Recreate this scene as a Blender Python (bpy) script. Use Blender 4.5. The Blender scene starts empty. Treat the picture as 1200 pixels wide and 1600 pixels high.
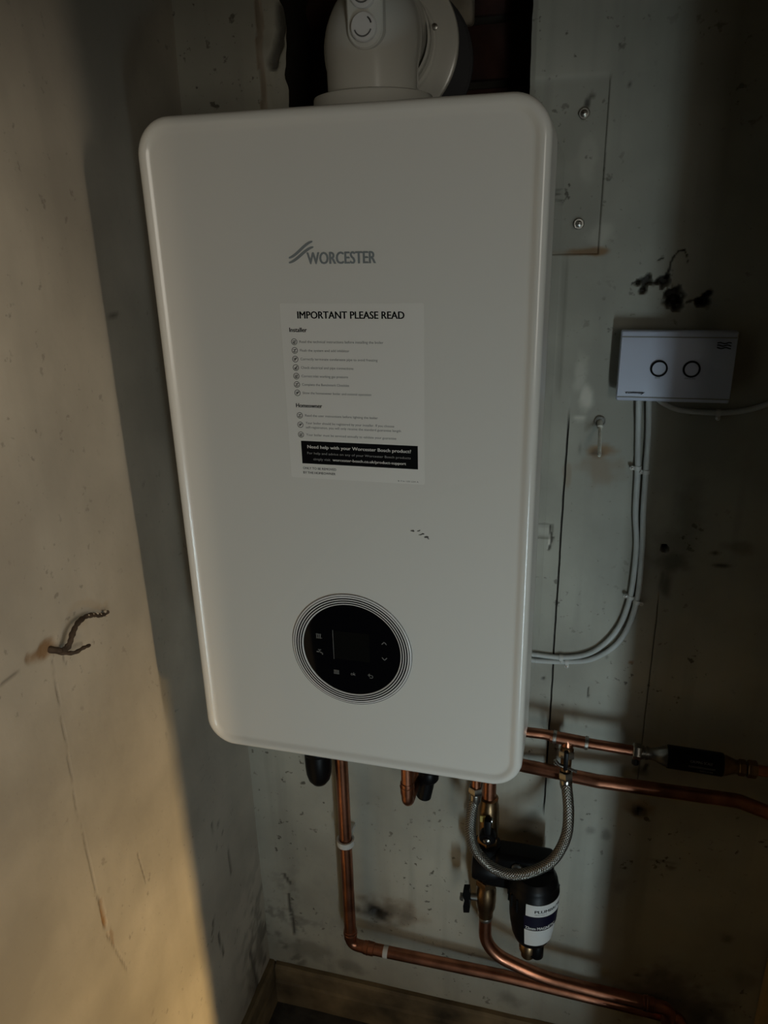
import bpy, bmesh, math, random
import numpy as np
from mathutils import Vector, Matrix, noise
PI = math.pi
random.seed(7)
SC = bpy.context.scene
COL = SC.collection

# ------------------------------------------------------------------ camera
# metres; x right along the back wall, y into the cupboard, z up; boiler front lower edge at y=0, z=0
cd = bpy.data.cameras.new('camera'); cam = bpy.data.objects.new('camera', cd); COL.objects.link(cam)
cd.sensor_fit = 'HORIZONTAL'; cd.sensor_width = 36.0; cd.lens = 1173.85 / 1200 * 36.0
cd.clip_start = 0.02
cam.matrix_world = (Matrix.Translation((.2406, -.7227, .6118)) @ Matrix.Rotation(.2664, 4, 'Z')
                    @ Matrix.Rotation(PI / 2 - .3532, 4, 'X') @ Matrix.Rotation(-.0251, 4, 'Z'))
SC.camera = cam

# ------------------------------------------------------------------ light
SC.view_settings.view_transform = 'Standard'; SC.view_settings.look = 'None'
SC.view_settings.gamma = 1; SC.view_settings.use_curve_mapping = False
SC.view_settings.exposure = 0.0
W = bpy.data.worlds.new('world'); SC.world = W; W.use_nodes = True
W.node_tree.nodes['Background'].inputs[0].default_value = (.62, .66, .62, 1)
W.node_tree.nodes['Background'].inputs[1].default_value = .006

LP = dict(hall=(19.3, (1.0, .82, .62)), low=(1.85, (1.0, .62, .2)), gap=(1.12, (.73, .92, 1.0)), room=(9.6, (1.0, .94, .82)))   # watts, colour
def area(name, loc, target, sx, sy, power, col, spread=180):
    l = bpy.data.lights.new(name, 'AREA'); l.shape = 'RECTANGLE'; l.size = sx; l.size_y = sy
    l.energy = power; l.color = col; l.spread = math.radians(spread)
    o = bpy.data.objects.new(name, l); COL.objects.link(o)
    d = Vector(target) - Vector(loc)
    q = d.to_track_quat('-Z', 'Y'); o.matrix_world = Matrix.Translation(loc) @ q.to_matrix().to_4x4()
    return o
# hallway lamp, high to the right of the cupboard opening, and a low warm fill added to brighten the lower left wall
area('hall_lamp', (2.106, -1.415, 1.0), (-.31, 0, .1), .07, .9, LP['hall'][0], LP['hall'][1])
area('low_warm_fill', (2.106, -1.415, -.45), (-.31, .06, -.62), .05, .3, LP['low'][0], LP['low'][1], 34)
# daylight through a narrow gap of a door lower down the stairs
area('daylight_gap', (1.028, -1.865, -.80), (.31, .3, -.06), .06, .8, LP['gap'][0], LP['gap'][1], 46)
# dim daylight from the room behind the photographer
area('room_daylight', (1.36, -2.6, .55), (0, 0, .2), .5, 1.1, LP['room'][0], LP['room'][1])

# ------------------------------------------------------------------ materials
def mat(name, col, rough=.5, metal=0.0, var=0.0, vscale=20, bump=0.0, bscale=60, spec=.5, coat=0, emis=None):
    m = bpy.data.materials.new(name); m.use_nodes = True
    nt = m.node_tree; b = nt.nodes['Principled BSDF']
    b.inputs['Base Color'].default_value = (*col, 1)
    b.inputs['Roughness'].default_value = rough; b.inputs['Metallic'].default_value = metal
    b.inputs['Specular IOR Level'].default_value = spec; b.inputs['Coat Weight'].default_value = coat
    tc = nt.nodes.new('ShaderNodeTexCoord')
    if var:
        n = nt.nodes.new('ShaderNodeTexNoise'); n.inputs['Scale'].default_value = vscale; n.inputs['Detail'].default_value = 5
        r = nt.nodes.new('ShaderNodeValToRGB')
        r.color_ramp.elements[0].position = .3; r.color_ramp.elements[1].position = .7
        r.color_ramp.elements[0].color = (*[c * (1 - var) for c in col], 1)
        r.color_ramp.elements[1].color = (*[min(1, c * (1 + var * .5)) for c in col], 1)
        nt.links.new(tc.outputs['Object'], n.inputs['Vector']); nt.links.new(n.outputs['Fac'], r.inputs['Fac'])
        nt.links.new(r.outputs['Color'], b.inputs['Base Color'])
    if bump:
        n = nt.nodes.new('ShaderNodeTexNoise'); n.inputs['Scale'].default_value = bscale; n.inputs['Detail'].default_value = 4
        bp = nt.nodes.new('ShaderNodeBump'); bp.inputs['Strength'].default_value = bump; bp.inputs['Distance'].default_value = .002
        nt.links.new(tc.outputs['Object'], n.inputs['Vector']); nt.links.new(n.outputs['Fac'], bp.inputs['Height'])
        nt.links.new(bp.outputs['Normal'], b.inputs['Normal'])
    return m

def wall_mat(name, base, speck=.5, dust=.35):
    """old painted plaster: cloudy paint, grime specks, plus painted-on marks carried by mesh attributes"""
    m = bpy.data.materials.new(name); m.use_nodes = True; nt = m.node_tree; N = nt.nodes; L = nt.links
    b = N['Principled BSDF']; b.inputs['Roughness'].default_value = .62; b.inputs['Specular IOR Level'].default_value = .35
    tc = N.new('ShaderNodeTexCoord')
    def noise_n(scale, detail=4, vec=None):
        n = N.new('ShaderNodeTexNoise'); n.inputs['Scale'].default_value = scale; n.inputs['Detail'].default_value = detail
        L.new(vec or tc.outputs['Object'], n.inputs['Vector']); return n.outputs['Fac']
    def ramp(src, a, bb, ca=(0, 0, 0), cb=(1, 1, 1)):
        r = N.new('ShaderNodeValToRGB'); r.color_ramp.elements[0].position = a; r.color_ramp.elements[1].position = bb
        r.color_ramp.elements[0].color = (*ca, 1); r.color_ramp.elements[1].color = (*cb, 1); L.new(src, r.inputs['Fac']); return r.outputs['Color']
    def mix(fac, a, bcol, mode='MIX'):
        x = N.new('ShaderNodeMix'); x.data_type = 'RGBA'; x.blend_type = mode
        if isinstance(fac, (int, float)): x.inputs[0].default_value = fac
        else: L.new(fac, x.inputs[0])
        for i, v in ((6, a), (7, bcol)):
            if isinstance(v, tuple): x.inputs[i].default_value = (*v, 1)
            else: L.new(v, x.inputs[i])
        return x.outputs[2]
    def mul(a, k):
        x = N.new('ShaderNodeMath'); x.operation = 'MULTIPLY'; L.new(a, x.inputs[0])
        if isinstance(k, (int, float)): x.inputs[1].default_value = k
        else: L.new(k, x.inputs[1])
        return x.outputs[0]
    dark = tuple(c * .66 for c in base)
    c = mix(ramp(noise_n(5, 6), .35, .7), dark, base)
    # vertical drips and runs
    mp = N.new('ShaderNodeMapping'); mp.inputs['Scale'].default_value = (26, 26, 1.6); L.new(tc.outputs['Object'], mp.inputs['Vector'])
    c = mix(mul(ramp(noise_n(1.0, 3, mp.outputs['Vector']), .52, .72), dust), c, tuple(k * .62 for k in base))
    # grime specks: small dark dots gathered in patches
    sp = ramp(noise_n(82, 3), .655, .715); patch = ramp(noise_n(5.5, 3), .42, .58)
    c = mix(mul(mul(sp, patch), speck), c, (.05, .042, .03))
    sp2 = ramp(noise_n(190, 2), .70, .76)
    c = mix(mul(sp2, speck * .5), c, (.10, .085, .06))
    for att, colr in (('brown', (.22, .12, .045)), ('pale', (.80, .76, .66)), ('dark', (.018, .015, .011))):
        a = N.new('ShaderNodeAttribute'); a.attribute_name = att
        c = mix(a.outputs['Fac'], c, colr)
    L.new(c, b.inputs['Base Color'])
    bp = N.new('ShaderNodeBump'); bp.inputs['Strength'].default_value = .35; bp.inputs['Distance'].default_value = .002
    L.new(noise_n(38, 5), bp.inputs['Height']); L.new(bp.outputs['Normal'], b.inputs['Normal'])
    return m

def braid_mat():
    m = bpy.data.materials.new('braided_steel'); m.use_nodes = True; nt = m.node_tree; N = nt.nodes; L = nt.links
    b = N['Principled BSDF']; b.inputs['Metallic'].default_value = .9; b.inputs['Roughness'].default_value = .34
    uv = N.new('ShaderNodeUVMap'); sep = N.new('ShaderNodeSeparateXYZ'); L.new(uv.outputs['UV'], sep.inputs[0])
    def m1(op, a, bb=None):
        x = N.new('ShaderNodeMath'); x.operation = op
        for i, v in enumerate((a, bb)):
            if v is None: continue
            if isinstance(v, (int, float)): x.inputs[i].default_value = v
            else: L.new(v, x.inputs[i])
        return x.outputs[0]
    u = m1('MULTIPLY', sep.outputs[0], 2 * PI * 12); v = m1('MULTIPLY', sep.outputs[1], 2 * PI * 225)
    s1 = m1('SINE', m1('ADD', u, v)); s2 = m1('SINE', m1('SUBTRACT', u, v))
    h = m1('MAXIMUM', s1, s2)
    r = N.new('ShaderNodeValToRGB'); r.color_ramp.elements[0].position = .1; r.color_ramp.elements[1].position = .8
    r.color_ramp.elements[0].color = (.03, .028, .024, 1); r.color_ramp.elements[1].color = (.34, .325, .29, 1)
    L.new(h, r.inputs['Fac']); L.new(r.outputs['Color'], b.inputs['Base Color'])
    bp = N.new('ShaderNodeBump'); bp.inputs['Strength'].default_value = .5; bp.inputs['Distance'].default_value = .0008
    L.new(h, bp.inputs['Height']); L.new(bp.outputs['Normal'], b.inputs['Normal'])
    return m

M = dict(
    back=wall_mat('back_wall_paint', (.455, .445, .375), .8, .7),
    left=wall_mat('left_wall_paint', (.53, .49, .41), .35, .22),
    plain=mat('old_paint', (.42, .39, .31), .7, var=.25, vscale=8, bump=.3),
    ceil=mat('ceiling_paint', (.5, .48, .42), .8, var=.1),
    floor=mat('dusty_dark_floor', (.055, .05, .042), .85, var=.5, vscale=30, bump=1, bscale=80),
    timber=mat('grubby_timber', (.175, .13, .07), .8, var=.8, vscale=11, bump=.5, bscale=40),
    trim=mat('varnished_trim', (.42, .30, .14), .5, var=.25, vscale=10),
    brick=mat('shade_dark_red_brick', (.045, .015, .010), .9, var=.4, vscale=30, bump=1, bscale=90),  # red brick, darkened to put the shade of the recess into its colour
    mortar=mat('shade_dark_mortar', (.03, .027, .02), .95, var=.4, vscale=25, bump=1, bscale=60),  # mortar near black, the recess shade is in the colour here too
    enamel=mat('white_enamel', (.80, .78, .72), .2, spec=.5),
    case=mat('white_sheet_steel', (.62, .63, .60), .06, coat=.6),
    grey_plate=mat('galvanised_plate', (.25, .25, .25), .5, metal=.7),
    flue=mat('white_flue_plastic', (.70, .69, .63), .2),
    seal=mat('grey_rubber_seal', (.05, .05, .055), .7),
    paper=mat('notice_paper', (.84, .82, .765), .5, spec=.35),
    ink=mat('black_ink', (.006, .006, .007), .9, spec=.08),
    ink_soft=mat('grey_ink', (.13, .125, .115), .8, spec=.15),
    silver=mat('silver_logo', (.30, .335, .345), .4, metal=.3),
    glass=mat('black_glass', (.003, .003, .004), .06, spec=.3),
    glyph=mat('grey_glyph', (.19, .19, .18), .5),
    banner_grey=mat('banner_grey', (.36, .36, .35), .6),
    screen=mat('dark_screen', (.0062, .0062, .0052), .06),
    ring=mat('black_ring', (.004, .004, .005), .8, spec=.1),
    bezel=mat('white_bezel', (.80, .78, .75), .3),
    copper=mat('dull_copper', (.46, .195, .115), .33, metal=1.0, var=.45, vscale=28, bump=.05, bscale=60),
    solder=mat('solder', (.45, .42, .38), .35, metal=1.0),
    brass=mat('dull_brass', (.25, .16, .085), .34, metal=1.0, var=.4, vscale=50),
    chrome=mat('dull_chrome', (.36, .345, .31), .28, metal=1.0, var=.25, vscale=60),
    steel=mat('zinc_screw', (.55, .54, .50), .35, metal=1.0, var=.3, vscale=120),
    black=mat('black_plastic', (.0035, .0035, .004), .42, spec=.18),
    braid=braid_mat(),
    box=mat('white_box_plastic', (.50, .54, .66), .35),
    boxback=mat('grey_back_box', (.22, .22, .20), .6),
    cable=mat('white_cable', (.52, .54, .52), .42, var=.12, vscale=30),
    clip=mat('white_clip', (.55, .55, .52), .4),
    label=mat('label_white', (.62, .63, .62), .4),
    label_blue=mat('label_blue', (.004, .004, .018), .4),
    wire=mat('dirty_frayed_wire', (.06, .04, .025), .8, var=.5, vscale=90, bump=1, bscale=200),
    wire_pale=mat('pale_plaster_bits', (.55, .48, .38), .8, var=.4, vscale=200),
    plaster=mat('broken_plaster', (.36, .32, .25), .9, var=.45, vscale=22, bump=1, bscale=50),
    pinplug=mat('painted_screw', (.66, .66, .58), .5, var=.3, vscale=90),
    yellow=mat('faded_yellow_tag', (.42, .34, .10), .6),
)

# ------------------------------------------------------------------ object helpers
def mesh_obj(name, verts, faces, m, parent=None, smooth=True, uvs=None):
    me = bpy.data.meshes.new(name); me.from_pydata([tuple(v) for v in verts], [], faces); me.update()
    if smooth:
        me.polygons.foreach_set('use_smooth', [True] * len(me.polygons))
        try: me.set_sharp_from_angle(angle=math.radians(38))
        except Exception: pass
    me.materials.append(m)
    if uvs:
        ul = me.uv_layers.new(name='UVMap')
        for lo in me.loops: ul.data[lo.index].uv = uvs[lo.vertex_index]
    o = bpy.data.objects.new(name, me); COL.objects.link(o)
    if parent is not None:
        o.parent = parent
        if parent.type == 'EMPTY': o.matrix_parent_inverse = Matrix.Translation(-parent.location)
    return o
def root_loc(o):
    v = Vector((0, 0, 0))
    while o is not None: v += o.location; o = o.parent
    return v
def thing(name, label, cat, loc, group=None):
    o = bpy.data.objects.new(name, None); COL.objects.link(o); o.location = loc; o.empty_display_size = .02
    return tag(o, label, cat, group)
def tag(o, label, cat, group=None):
    o['label'] = label; o['category'] = cat
    if group: o['group'] = group
    return o
def struct(o):
    o['kind'] = 'structure'; return o

class G:
    """collects geometry for one mesh"""
    def __init__(s): s.v = []; s.f = []; s.uv = []
    def add(s, v, f, uv=None):
        n = len(s.v); s.v += [Vector(p) for p in v]; s.f += [[i + n for i in q] for q in f]
        s.uv += uv if uv else [(0, 0)] * len(v); return s
    def box(s, a, b):
        x0, y0, z0 = a; x1, y1, z1 = b
        v = [(x, y, z) for x in (x0, x1) for y in (y0, y1) for z in (z0, z1)]
        return s.add(v, [(0, 1, 3, 2), (4, 6, 7, 5), (0, 4, 5, 1), (2, 3, 7, 6), (0, 2, 6, 4), (1, 5, 7, 3)])
    def bbox(s, a, b, bev=.003, seg=2):
        bm = bmesh.new()
        bmesh.ops.create_cube(bm, size=1)
        for v in bm.verts: v.co = Vector([(a[i] + b[i]) / 2 + v.co[i] * (b[i] - a[i]) for i in range(3)])
        bmesh.ops.bevel(bm, geom=bm.edges[:], offset=bev, segments=seg, affect='EDGES', profile=.5)
        bm.verts.index_update(); s.add([v.co.copy() for v in bm.verts], [[v.index for v in f.verts] for f in bm.faces]); bm.free(); return s
    def rev(s, org, axis, prof, seg=32, cap=True, rot0=0.0):
        """surface of revolution; prof = (radius, distance along the axis)"""
        ax = Vector(axis).normalized(); t = Vector((0, 0, 1)) if abs(ax.z) < .9 else Vector((1, 0, 0))
        e1 = ax.cross(t).normalized(); e2 = ax.cross(e1); org = Vector(org)
        v = []; f = []; n = len(prof)
        for r, h in prof:
            for k in range(seg):
                a = 2 * PI * k / seg + rot0
                v.append(org + ax * h + (e1 * math.cos(a) + e2 * math.sin(a)) * max(r, 1e-5))
        for i in range(n - 1):
            for k in range(seg):
                k2 = (k + 1) % seg; f.append((i * seg + k, i * seg + k2, (i + 1) * seg + k2, (i + 1) * seg + k))
        if cap: f.append(tuple(range(seg))[::-1]); f.append(tuple((n - 1) * seg + k for k in range(seg)))
        return s.add(v, f)
    def tube(s, pts, r, seg=18, cap=True, rfun=None):
        pts = [Vector(p) for p in pts]; n = len(pts); v = []; f = []; uv = []
        T = [(pts[min(i + 1, n - 1)] - pts[max(i - 1, 0)]).normalized() for i in range(n)]
        t = Vector((0, -1, 0)) if abs(T[0].y) < .9 else Vector((1, 0, 0))
        e = (t - T[0] * t.dot(T[0])).normalized(); L = 0
        for i in range(n):
            if i: e = (e - T[i] * e.dot(T[i])).normalized(); L += (pts[i] - pts[i - 1]).length
            g = T[i].cross(e); rr = rfun(i / (n - 1)) if rfun else r
            for k in range(seg + 1):
                a = 2 * PI * k / seg; v.append(pts[i] + (e * math.cos(a) + g * math.sin(a)) * rr); uv.append((k / seg, L))
        w = seg + 1
        for i in range(n - 1):
            for k in range(seg): f.append((i * w + k, i * w + k + 1, (i + 1) * w + k + 1, (i + 1) * w + k))
        if cap: f.append(tuple(range(seg))[::-1]); f.append(tuple((n - 1) * w + k for k in range(seg)))
        return s.add(v, f, uv)
    def loft(s, rings, close=(True, True)):
        """rings = lists of equally many points"""
        n = len(rings[0]); v = [p for r in rings for p in r]; f = []
        for i in range(len(rings) - 1):
            for k in range(n): f.append((i * n + k, i * n + (k + 1) % n, (i + 1) * n + (k + 1) % n, (i + 1) * n + k))
        if close[0]: f.append(tuple(range(n))[::-1])
        if close[1]: f.append(tuple((len(rings) - 1) * n + k for k in range(n)))
        return s.add(v, f)
    def obj(s, name, m, parent=None, smooth=True):
        return mesh_obj(name, s.v, s.f, m, parent, smooth, s.uv if any(u != (0, 0) for u in s.uv) else None)

def fillet(pts, rad, seg=8):
    """polyline with rounded corners"""
    pts = [Vector(p) for p in pts]; out = [pts[0]]
    for i in range(1, len(pts) - 1):
        r = rad[i - 1] if isinstance(rad, (list, tuple)) else rad
        a = (pts[i - 1] - pts[i]); b = (pts[i + 1] - pts[i]); la, lb = a.length, b.length; a.normalize(); b.normalize()
        th = a.angle(b)
        if th > PI - .02 or r <= 0: out.append(pts[i]); continue
        d = min(r / math.tan(th / 2), la * .49, lb * .49)
        p0 = pts[i] + a * d; p1 = pts[i] + b * d
        c = pts[i] + (a + b).normalized() * (d / math.cos(th / 2))
        v0 = p0 - c; v1 = p1 - c; om = v0.angle(v1)
        for k in range(seg + 1):
            t = k / seg; out.append(c + (v0 * math.sin((1 - t) * om) + v1 * math.sin(t * om)) / math.sin(om))
    out.append(pts[-1]); return out
def spline(pts, n=12):
    pts = [Vector(p) for p in pts]; P = [2 * pts[0] - pts[1]] + pts + [2 * pts[-1] - pts[-2]]; out = []
    for i in range(1, len(P) - 2):
        for k in range(n):
            t = k / n; a, b, c, d = P[i - 1], P[i], P[i + 1], P[i + 2]
            out.append(.5 * ((2 * b) + (c - a) * t + (2 * a - 5 * b + 4 * c - d) * t * t + (3 * b - a - 3 * c + d) * t ** 3))
    out.append(pts[-1]); return out
def rrect(x0, x1, z0, z1, r, inset, y, seg=8):
    r = max(r - inset, .001); x0 += inset; x1 -= inset; z0 += inset; z1 -= inset; p = []
    for cx, cz, a0 in ((x1 - r, z1 - r, 0), (x0 + r, z1 - r, PI / 2), (x0 + r, z0 + r, PI), (x1 - r, z0 + r, 1.5 * PI)):
        for k in range(seg + 1):
            a = a0 + PI / 2 * k / seg; p.append(Vector((cx + r * math.cos(a), y, cz + r * math.sin(a))))
    return p[::-1]

def text(name, body, x, z, y, h, m, parent, width=None, bold=0.0, align='LEFT', shear=0.0, wrap=None):
    """lettering as a thin mesh facing -y; (x, z) is the baseline start; wrap = (cx, cy, r) bends it round a vertical cylinder"""
    cu = bpy.data.curves.new(name, 'FONT'); cu.body = body; cu.size = 1; cu.shear = shear; cu.resolution_u = 3
    ob = bpy.data.objects.new(name, cu); COL.objects.link(ob)
    dg = bpy.context.evaluated_depsgraph_get(); me0 = bpy.data.meshes.new_from_object(ob.evaluated_get(dg))
    V = [v.co.copy() for v in me0.vertices]; F = [list(p.vertices) for p in me0.polygons]
    if bold:                                            # heavier strokes: the same letters laid again a hair to each side
        n0 = len(V); V0 = list(V); F0 = list(F)
        for kk, (dx, dz) in enumerate(((-bold, 0), (bold, 0), (0, bold * .6))):
            k0 = len(V); V += [q + Vector((dx, dz, (kk + 1) * 2e-5)) for q in V0]; F += [[i + k0 for i in q] for q in F0]
    bpy.data.objects.remove(ob); bpy.data.curves.remove(cu); bpy.data.meshes.remove(me0)
    s = h / .72; mn = min(v.x for v in V); mx = max(v.x for v in V)
    sx = width / (mx - mn) if width else s
    off = {'LEFT': mn, 'CENTER': (mn + mx) / 2}[align]
    P = []
    for v in V:
        px, pz = (v.x - off) * sx, v.y * s
        if wrap:
            cx, cy, r = wrap; a = (x + px - cx) / r if False else x + px / r     # x is then a start angle
            P.append((cx + (r + v.z) * math.sin(a), cy - (r + v.z) * math.cos(a), z + pz))
        else: P.append((x + px, y - v.z, z + pz))
    return mesh_obj(name, P, F, m, parent, smooth=False)

# ------------------------------------------------------------------ setting
YB = .31          # face of the back wall
XL = -.31         # face of the left wall
XR = .62          # face of the right wall
ZF = -.885        # floor
OX0, OX1, OZ = -.158, .153, .70     # broken-out opening for the flue

def nz(x, y, z, s): return noise.noise(Vector((x * s, y * s, z * s)))
def fbm(x, z, s, seed=0.0):
    return nz(x, seed, z, s) + .5 * nz(x, seed + 3, z, s * 2.1) + .25 * nz(x, seed + 7, z, s * 4.3)
def axis_vals(a, b, step, fine=()):
    v = list(np.arange(a, b, step)) + [b]
    for c0, c1, st in fine:
        v = [q for q in v if q < c0 - st * .6 or q > c1 + st * .6] + list(np.arange(c0, c1 + st * .5, st))
    return sorted(v)
def seg_dist(px, pz, a, b):
    ax, az = a; bx, bz = b; dx, dz = bx - ax, bz - az; L = dx * dx + dz * dz
    t = max(0, min(1, ((px - ax) * dx + (pz - az) * dz) / L)); return math.hypot(px - ax - t * dx, pz - az - t * dz), t
def sm(e0, e1, x):
    t = max(0., min(1., (x - e0) / (e1 - e0))); return t * t * (3 - 2 * t)

def shell(name, us, vs, place, marks, warp, skip, thick, m):
    """a wall face as a fine grid, its edges carried back to a real thickness"""
    nu, nv = len(us), len(vs); co = []; att = {'dark': [], 'brown': [], 'pale': []}
    for v in vs:
        for u in us:
            h, d, b, p = marks(u, v); uu = warp(u, v)
            co.append(place(uu, v, h)); att['dark'].append(d); att['brown'].append(b); att['pale'].append(p)
    keep = []; 
    for j in range(nv - 1):
        for i in range(nu - 1):
            if skip((us[i] + us[i + 1]) / 2, (vs[j] + vs[j + 1]) / 2): continue
            keep.append((j * nu + i, j * nu + i + 1, (j + 1) * nu + i + 1, (j + 1) * nu + i))
    cnt = {}
    for q in keep:
        for k in range(4):
            e = (q[k], q[(k + 1) % 4]); cnt[e] = cnt.get(e, 0) + 1
    back = {}; extra = []
    for (a, b) in list(cnt):
        if (b, a) not in cnt:
            for w in (a, b):
                if w not in back:
                    back[w] = len(co)
                    for k in (0, 1):                     # plaster edge painted near black as the opening's shade, front and back rim
                        co.append(tuple(Vector(co[w]) + Vector(thick) * k)); att['dark'].append(.93); att['brown'].append(.2); att['pale'].append(0)
            extra.append((back[b], back[a], back[a] + 1, back[b] + 1))
    o = mesh_obj(name, co, keep + extra, m, smooth=True)
    for k, vals in att.items():
        at = o.data.attributes.new(k, 'FLOAT', 'POINT'); at.data.foreach_set('value', vals)
    return struct(o)

# --- back wall marks
CR1, CR2 = .222, .3635
def crack_x(c, z): return c + .0016 * nz(c * 9, 0, z, 7) + .0007 * nz(c, 4, z, 40)
HOLES = [  # x, z, radius, depth : plaster knocked out above the switch box
    (.306, .550, .0085, .010), (.297, .548, .0045, .006), (.303, .538, .0050, .006), (.319, .549, .0035, .005), (.327, .549, .0075, .010),
    (.331, .556, .004, .006), (.340, .531, .0130, .016), (.345, .523, .0100, .014), (.371, .524, .0060, .008), (.377, .526, .0090, .012),
    (.382, .535, .0050, .006), (.364, .191, .0052, .020),
    (.372, -.266, .006, .006), (-.078, -.600, .010, .008)]
SCR = [((.329, .555), (.332, .563), .0014), ((.332, .563), (.333, .571), .0011), ((.333, .571), (.336, .579), .0010), ((.336, .579), (.341, .585), .0010), ((.341, .585), (.347, .586), .0009), ((.347, .586), (.351, .580), .0006), ((.351, .580), (.3525, .572), .0005),
       ((.289, .547), (.300, .551), .0014), ((.356, .524), (.372, .529), .0014), ((.312, .548), (.324, .547), .0016), ((.318, .575), (.324, .577), .0009),
       ((.206, .213), (.208, .190), .0012), ((.211, .196), (.206, .176), .0016), ((.372, -.186), (.374, -.176), .003),
       ((-.088, -.300), (-.086, -.345), .0010), ((.206, -.04), (.215, -.043), .0009), ((.277, -.05), (.278, -.066), .0012),
       ((-.255, -.60), (-.250, -.70), .003), ((-.262, -.55), (-.250, -.57), .003), ((-.275, -.36), (-.272, -.37), .002)]
BLOT = [  # x, z, rx, rz, darkness : soot and damp stains
    (-.078, -.600, .034, .026, .95), (-.060, -.592, .052, .034, .55), (.372, -.266, .017, .013, .9), (.370, -.190, .014, .011, .6),
    (.300, -.322, .010, .010, .35), (.323, -.325, .010, .012, .45), (.376, .170, .024, .020, .55), (.372, .140, .010, .022, .55), (.366, .145, .006, .02, .5),
    (.375, .19, .040, .045, .22), (.46, .20, .025, .012, .35), (.39, .25, .02, .06, .25), (.10, -.42, .018, .03, .25),
    (-.22, -.74, .06, .03, .35), (-.14, -.76, .04, .02, .35), (.18, -.75, .03, .02, .4), (.53, -.50, .012, .012, .5), (.57, -.58, .03, .03, .3),
    (.47, -.68, .10, .07, .55), (.45, -.63, .05, .05, .5), (.43, .19, .006, .004, .8), (.44, .172, .012, .004, .8), (.30, .01, .004, .004, .6),
    (.218, .742, .007, .008, .75), (.221, .752, .006, .010, .85), (.226, .760, .005, .005, .7), (.220, .619, .009, .008, .55),
    (.262, .324, .012, .006, .6), (.455, .78, .004, .004, .6), (.268, .77, .003, .004, .8), (.24, .33, .004, .012, .35), (.285, .41, .02, .006, .0),
    (.415, -.36, .030, .003, .4), (.43, -.37, .008, .005, .6), (.40, -.62, .01, .004, .7), (.50, -.62, .012, .006, .5), (.355, -.43, .012, .02, .25)]
RUST = [(.265, .326, .026, .012, .85), (.268, .305, .030, .028, .40), (.335, .004, .004, .004, .9), (.232, .5855, .030, .0055, .85),
        (.372, -.262, .028, .022, .45), (-.05, -.59, .075, .045, .35), (.245, -.080, .0, .0, 0), (.14, -.34, .03, .05, .12), (.225, .29, .006, .02, .35)]
PALE = [(.244, .40, .012, .022, .5), (.236, .372, .010, .004, .4), (.188, .194, .0025, .008, .8), (.2075, .190, .0035, .010, .85), (.199, .205, .010, .009, .25),
        (.246, .61, .02, .015, .22), (.225, .69, .012, .035, .15), (.233, .43, .010, .03, .25)]
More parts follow.
